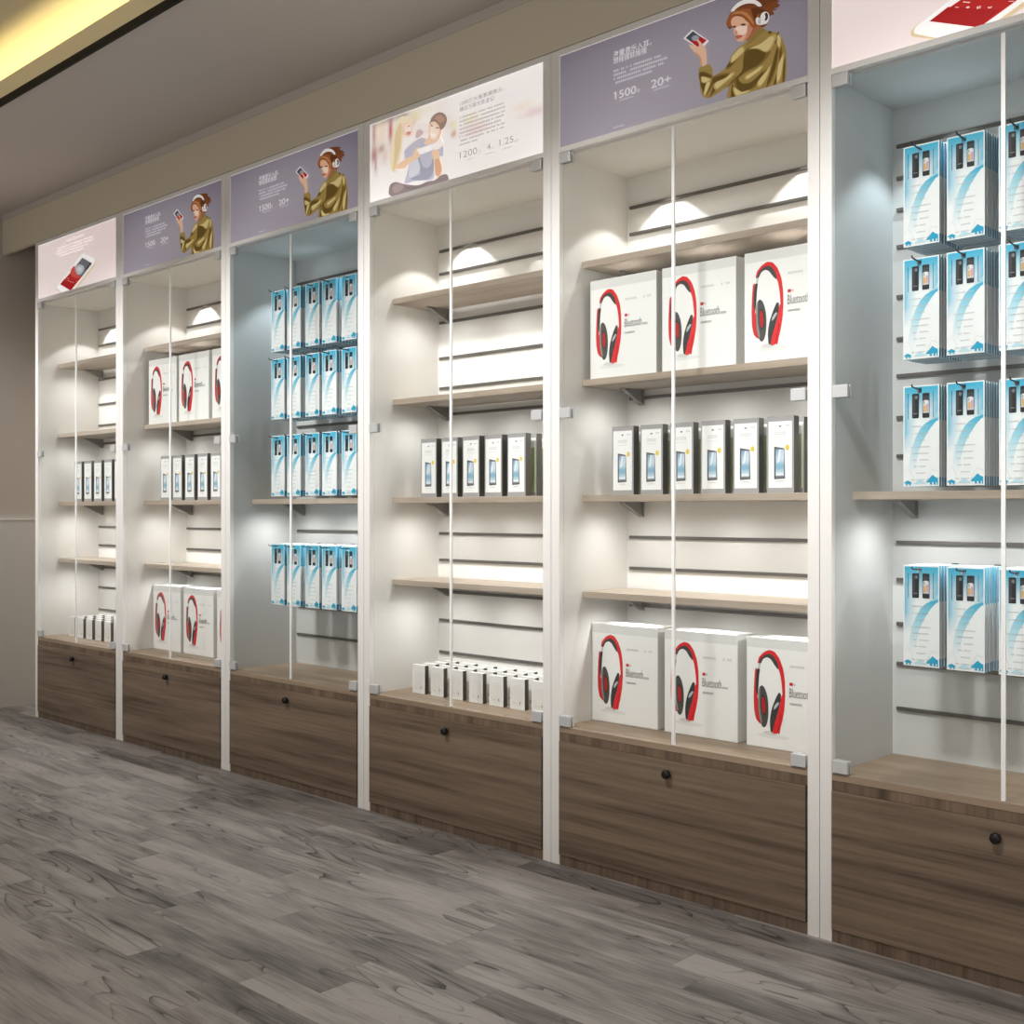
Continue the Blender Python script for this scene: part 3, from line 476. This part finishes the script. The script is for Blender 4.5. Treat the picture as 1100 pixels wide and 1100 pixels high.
# small white boxes
def small_mesh():
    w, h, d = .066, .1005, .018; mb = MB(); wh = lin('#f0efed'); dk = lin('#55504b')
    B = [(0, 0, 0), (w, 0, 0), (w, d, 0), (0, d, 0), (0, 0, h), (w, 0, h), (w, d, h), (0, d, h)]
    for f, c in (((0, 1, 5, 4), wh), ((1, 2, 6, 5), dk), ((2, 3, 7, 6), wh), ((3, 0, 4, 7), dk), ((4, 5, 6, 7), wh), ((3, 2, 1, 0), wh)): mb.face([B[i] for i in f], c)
    a = Art(mb, 0, 0, 0, base=.0002)
    rr = lambda x0, x1, z0, z1, r: [(x+r*math.cos(t), z+r*math.sin(t)) for x, z, s in ((x1-r, z1-r, 0), (x0+r, z1-r, 1), (x0+r, z0+r, 2), (x1-r, z0+r, 3)) for t in [PI/2*(s+q/4) for q in range(5)]]
    a.poly(rr(.008, .058, .012, .078, .018), '#dcdad8'); a.poly(rr(.0095, .0565, .0135, .0765, .017), '#ebe9e7')
    a.poly(rr(.018, .046, .030, .070, .011), '#dfdddb'); a.poly(rr(.0195, .0445, .0315, .0685, .010), '#e9e7e5')
    a.rect(.043, .047, .018, .027, '#8f8a84'); a.dashes(.016, .038, .020, .003, '#cbc9c6', .0035, .2, .1)
    return mb.mesh('small_box', M_PRINT)
SM = small_mesh()
for n in (1, 4):
    ref = CAB[n][3]
    for r, y in enumerate((.120, .170, .219, .268)):
        for i in range(7):
            product('small_box', SM, ((n-1)*P+.127+.0968*i, y, .417), f'small white box, {("front", "second", "third", "back")[r]} row, {ORD[i]} from left, {ref}', 'box', f'small white boxes on the base top {ref}')

# hanging packs
CW, CH, CT = .0905, .2455, .0085
HX0, HX1, HZ0, HZ1 = .0345, .0465, CH-.0175, CH-.0055
def pack_mesh():
    mb = MB(); xs = [0, HX0, HX1, CW]; zs = [0, .022, .160, HZ0, HZ1, CH]
    blue, white, deep = lin('#4fb6d6'), lin('#e9edf0'), lin('#1f9cc4')
    for j in range(5):
        sc = (deep, white, blue, blue, blue)[j]
        for i in range(3):
            if (i, j) == (1, 3): continue
            xa, xb, za, zb = xs[i], xs[i+1], zs[j], zs[j+1]
            mb.face([(xa, 0, za), (xb, 0, za), (xb, 0, zb), (xa, 0, zb)], lin('#f3f5f6')); mb.face([(xb, CT, za), (xa, CT, za), (xa, CT, zb), (xb, CT, zb)], lin('#c9d6dd'))
        mb.face([(0, CT, zs[j]), (0, 0, zs[j]), (0, 0, zs[j+1]), (0, CT, zs[j+1])], sc); mb.face([(CW, 0, zs[j]), (CW, CT, zs[j]), (CW, CT, zs[j+1]), (CW, 0, zs[j+1])], sc)
    for i in range(3):
        mb.face([(xs[i], CT, 0), (xs[i+1], CT, 0), (xs[i+1], 0, 0), (xs[i], 0, 0)], lin('#7fb4cb')); mb.face([(xs[i], 0, CH), (xs[i+1], 0, CH), (xs[i+1], CT, CH), (xs[i], CT, CH)], lin('#eef2f4'))
    h = [(HX0, HZ0), (HX1, HZ0), (HX1, HZ1), (HX0, HZ1)]
    for p, q in zip(h, h[1:]+h[:1]): mb.face([(p[0], 0, p[1]), (q[0], 0, q[1]), (q[0], CT, q[1]), (p[0], CT, p[1])], white)
    a = Art(mb, 0, 0, 0, base=.0001, step=.00004)
    b1, wt = lin('#3fb4d8'), lin('#f1f4f5')
    def bg(x, z):
        if z > .157:
            t = min(1, max(0, (z-.157)/.075)); e = abs(x-CW/2)/(CW/2); return mixc(wt, b1, min(1, max(t**1.1, (e-.35)*1.5, 0)))
        t = min(1, max(0, (.030-x)/.030))*min(1, max(0, (z-.075)/.06)); return mixc(wt, b1, t)
    m = .0030; X = [m, .017, HX0, HX1, .062, .074, CW-m]; Z = [m, .04, .075, .1, .13, .157, .172, .19, .21, HZ0, HZ1, CH-m]
    a.k += 1; y = -.00014
    for j in range(len(Z)-1):
        for i in range(len(X)-1):
            if i == 2 and j == 9: continue
            q = [(X[i], Z[j]), (X[i+1], Z[j]), (X[i+1], Z[j+1]), (X[i], Z[j+1])]
            mb.face([(p[0], y, p[1]) for p in q], [bg(p[0], p[1]+(1e-6 if j >= 5 else -1e-6)) for p in q])
    a.poly([(.0745, .1660), (.0875, .1660), (.0875, .1790)], '#9fd6e8')
    A1 = [(.0875, .1640), (.0700, .1605), (.0560, .1530), (.0444, .1420), (.0312, .1192), (.0206, .0897), (.0153, .0604), (.0139, .034)]
    A2 = [(.0300, .034), (.0325, .0560), (.0391, .0884), (.0523, .1153), (.0705, .1449), (.0880, .1620)]
    L_ = A1+A2; pts = L_
    # the swoosh fades downwards: a strip of quads with a colour per corner
    R2 = [(.0880, .1622), (.0800, .1535), (.0705, .1430), (.0590, .1270), (.0475, .1060), (.0391, .0860), (.0335, .0600), (.0310, .034)]
    cs = [lin(c) for c in ('#2ea6cf', '#49b3d6', '#62bfdd', '#82cbe3', '#a2d8e9', '#c3e3ee', '#dcecf2', '#eff3f5')]
    a.k += 1; ya = -.0001-.00004*a.k
    for i in range(7):
        q = [A1[i+1], R2[i+1], R2[i], A1[i]]
        mb.face([(p[0], ya, p[1]) for p in q], [cs[i+1], cs[i+1], cs[i], cs[i]])
    rr = lambda x0, x1, z0, z1, r: [(x+r*math.cos(t), z+r*math.sin(t)) for x, z, s in ((x1-r, z1-r, 0), (x0+r, z1-r, 1), (x0+r, z0+r, 2), (x1-r, z0+r, 3)) for t in [PI/2*(s+q/3) for q in range(4)]]
    a.poly(rr(.0225, .0397, .1660, .2262, .0025), '#1c1d20'); a.poly(rr(.0240, .0300, .170, .222, .002), '#393b3e'); a.ell(.033, .217, .0035, .0045, '#7a7c80', 10); a.rect(.026, .036, .177, .1785, '#8b8d90')
    a.poly(rr(.0485, .0664, .1660, .2266, .0025), '#232326')
    a.rect(.0499, .0650, .1778, .2192, '#cfc9d4'); a.rect(.0499, .0650, .2075, .2192, '#3a3d42'); a.rect(.053, .062, .197, .209, '#e9e4ea'); a.rect(.0510, .0565, .181, .196, '#d8b65e'); a.rect(.058, .0638, .182, .2, '#d9a8b8'); a.rect(.0515, .0555, .199, .206, '#9ec0a0')
    a.rect(.0120, .0132, .1655, .2268, '#24303a'); a.rect(.0753, .0765, .1660, .2278, '#24303a')
    for x0, x1, z in ((.0195, .0655, .1450), (.0235, .0645, .1278), (.0317, .0556, .1112), (.0193, .0686, .0945), (.0246, .0642, .0790), (.0246, .0642, .0632), (.0272, .0616, .0475), (.0339, .0564, .0310), (.0206, .0642, .0150)):
        a.dashes(x0, x1, z, .0026, '#bcc2c6', .0034, .25, .12)
    a.poly([(.003, .034), (.012, .046), (.020, .034), (.026, .018), (.0255, .018), (.0195, .0335), (.012, .0452), (.003, .0332)], '#c3ccd1')
    a.poly([(.062, .018), (.067, .032), (.072, .041), (.0875, .036), (.0875, .0352), (.072, .0402), (.0675, .0316), (.0626, .018)], '#c3ccd1')
    a.poly([(.026, .006), (.034, .0115), (.0431, .0164), (.052, .011), (.060, .006)], '#bfe1ec')
    a.poly([(.003, .0100), (.008, .0132), (.0126, .0147), (.018, .0120), (.0235, .0075), (.0195, .0078), (.0195, .003), (.0155, .003), (.0155, .0065), (.011, .0065), (.011, .003), (.007, .003), (.007, .0078), (.003, .0078)], '#1aa3cb')
    a.poly([(.057, .0095), (.064, .017), (.0744, .0278), (.081, .0225), (.0875, .0195), (.0875, .003), (.085, .003), (.085, .010), (.082, .010), (.082, .004), (.077, .004), (.077, .010), (.073, .010), (.073, .004), (.068, .004), (.068, .0095)], '#1aa3cb')
    return mb.mesh('hanging_pack', M_PRINT)
PK = pack_mesh()
hk = MB().tube([(0, D-.0085-.11, 0), (0, -.004, .0003), (0, -.034, .0028), (0, -.039, .0042), (0, -.041, .009)], .0019, 8).box(-.009, .009, D-.0118-.11, D-.0084-.11, -.009, .009)
HK = hk.mesh('peg_hook', M_HOOK)
COLX = [.167, .276, .399, .508, .630]; ROWZ = [1.7095, 1.4345, 1.1235, .6850]; ROWN = ['top', 'second', 'third', 'bottom']
for n, ncol in ((3, 5), (6, 3)):
    ref = CAB[n][3]
    for r, z in enumerate(ROWZ):
        for c in range(ncol):
            x = (n-1)*P+COLX[c]
            product('peg_hook', HK, (x+(HX0+HX1)/2, .11, z+(HZ0+HZ1)/2+.0015), f'dark wire hook holding the {ORD[c]} stack of the {ROWN[r]} row, {ref}', 'hook', f'peg hooks {ref}')
            for k in range(9):
                lab = f'front blue phone pack on {ORD[c]} hook, {ROWN[r]} row, {ref}' if k == 0 else f'{ORD[k]} blue pack from front on {ORD[c]} hook, {ROWN[r]} row, {ref}'
                product('hanging_pack', PK, (x+random.uniform(-.0006, .0006), .11+.0148*k, z+random.uniform(-.0006, .0006)), lab, 'pack', f'blue hanging packs {ref}')

# ------------------------------------------------------------------ lamps
def spot(loc, aim, power, ang, blend, col=(1, 1, 1), size=.01, name='lamp'):
    l = bpy.data.lights.new(name, 'SPOT'); l.energy = power; l.spot_size = math.radians(ang); l.spot_blend = blend; l.color = col; l.shadow_soft_size = size
    o = link(name, l, None, loc); o.rotation_euler = (Vector(aim)-Vector(loc)).to_track_quat('-Z', 'Y').to_euler(); return o
for n in range(1, 7):
    x0 = (n-1)*P; k = CAB[n][1]
    c = (1, .985, .965) if k == 'w' else (.78, .92, 1.0)
    for x in (.21, .69):
        spot((x0+x, .232, 2.125), (x0+x, .232, 0), K_TOP*(1 if k == 'w' else 1.5), 92, .2 if k == 'w' else .4, c, .003, 'cabinet_lamp')
    for z in SHELVES[k]:
        for x in (.17, .45, .73):
            spot((x0+x, .175, z-.030), (x0+x, .175, 0), K_SHELF*(1 if k == 'w' else 1.6), 168, 1, (1, .985, .965), .008, 'shelf_lamp')
for i in range(7):
    x = -.0+.95*i
    spot((x, -1.55, 2.84), (x, 0, 1.45), K_ROOM, 48, 1, (1, .98, .96), .22, 'ceiling_downlight')
w = bpy.data.worlds.new('room_light'); SC.world = w; w.use_nodes = True
w.node_tree.nodes['Background'].inputs[0].default_value = lin('#efe9e2'); w.node_tree.nodes['Background'].inputs[1].default_value = K_AMB

# ------------------------------------------------------------------ camera
cd = bpy.data.cameras.new('camera'); cam = link('camera', cd, None, (5.9593, -2.6107, 1.0631))
cd.sensor_width = 36; cd.sensor_fit = 'HORIZONTAL'; cd.lens = 1247.92/1100*36; cd.shift_y = -(550-549.05)/1100
cam.rotation_euler = (PI/2, 0, .7684); cd.clip_start = .05
SC.camera = cam
SC.view_settings.view_transform = 'Standard'; SC.view_settings.look = 'None'; SC.view_settings.gamma = 1; SC.view_settings.use_curve_mapping = False
SC.view_settings.exposure = EXPO
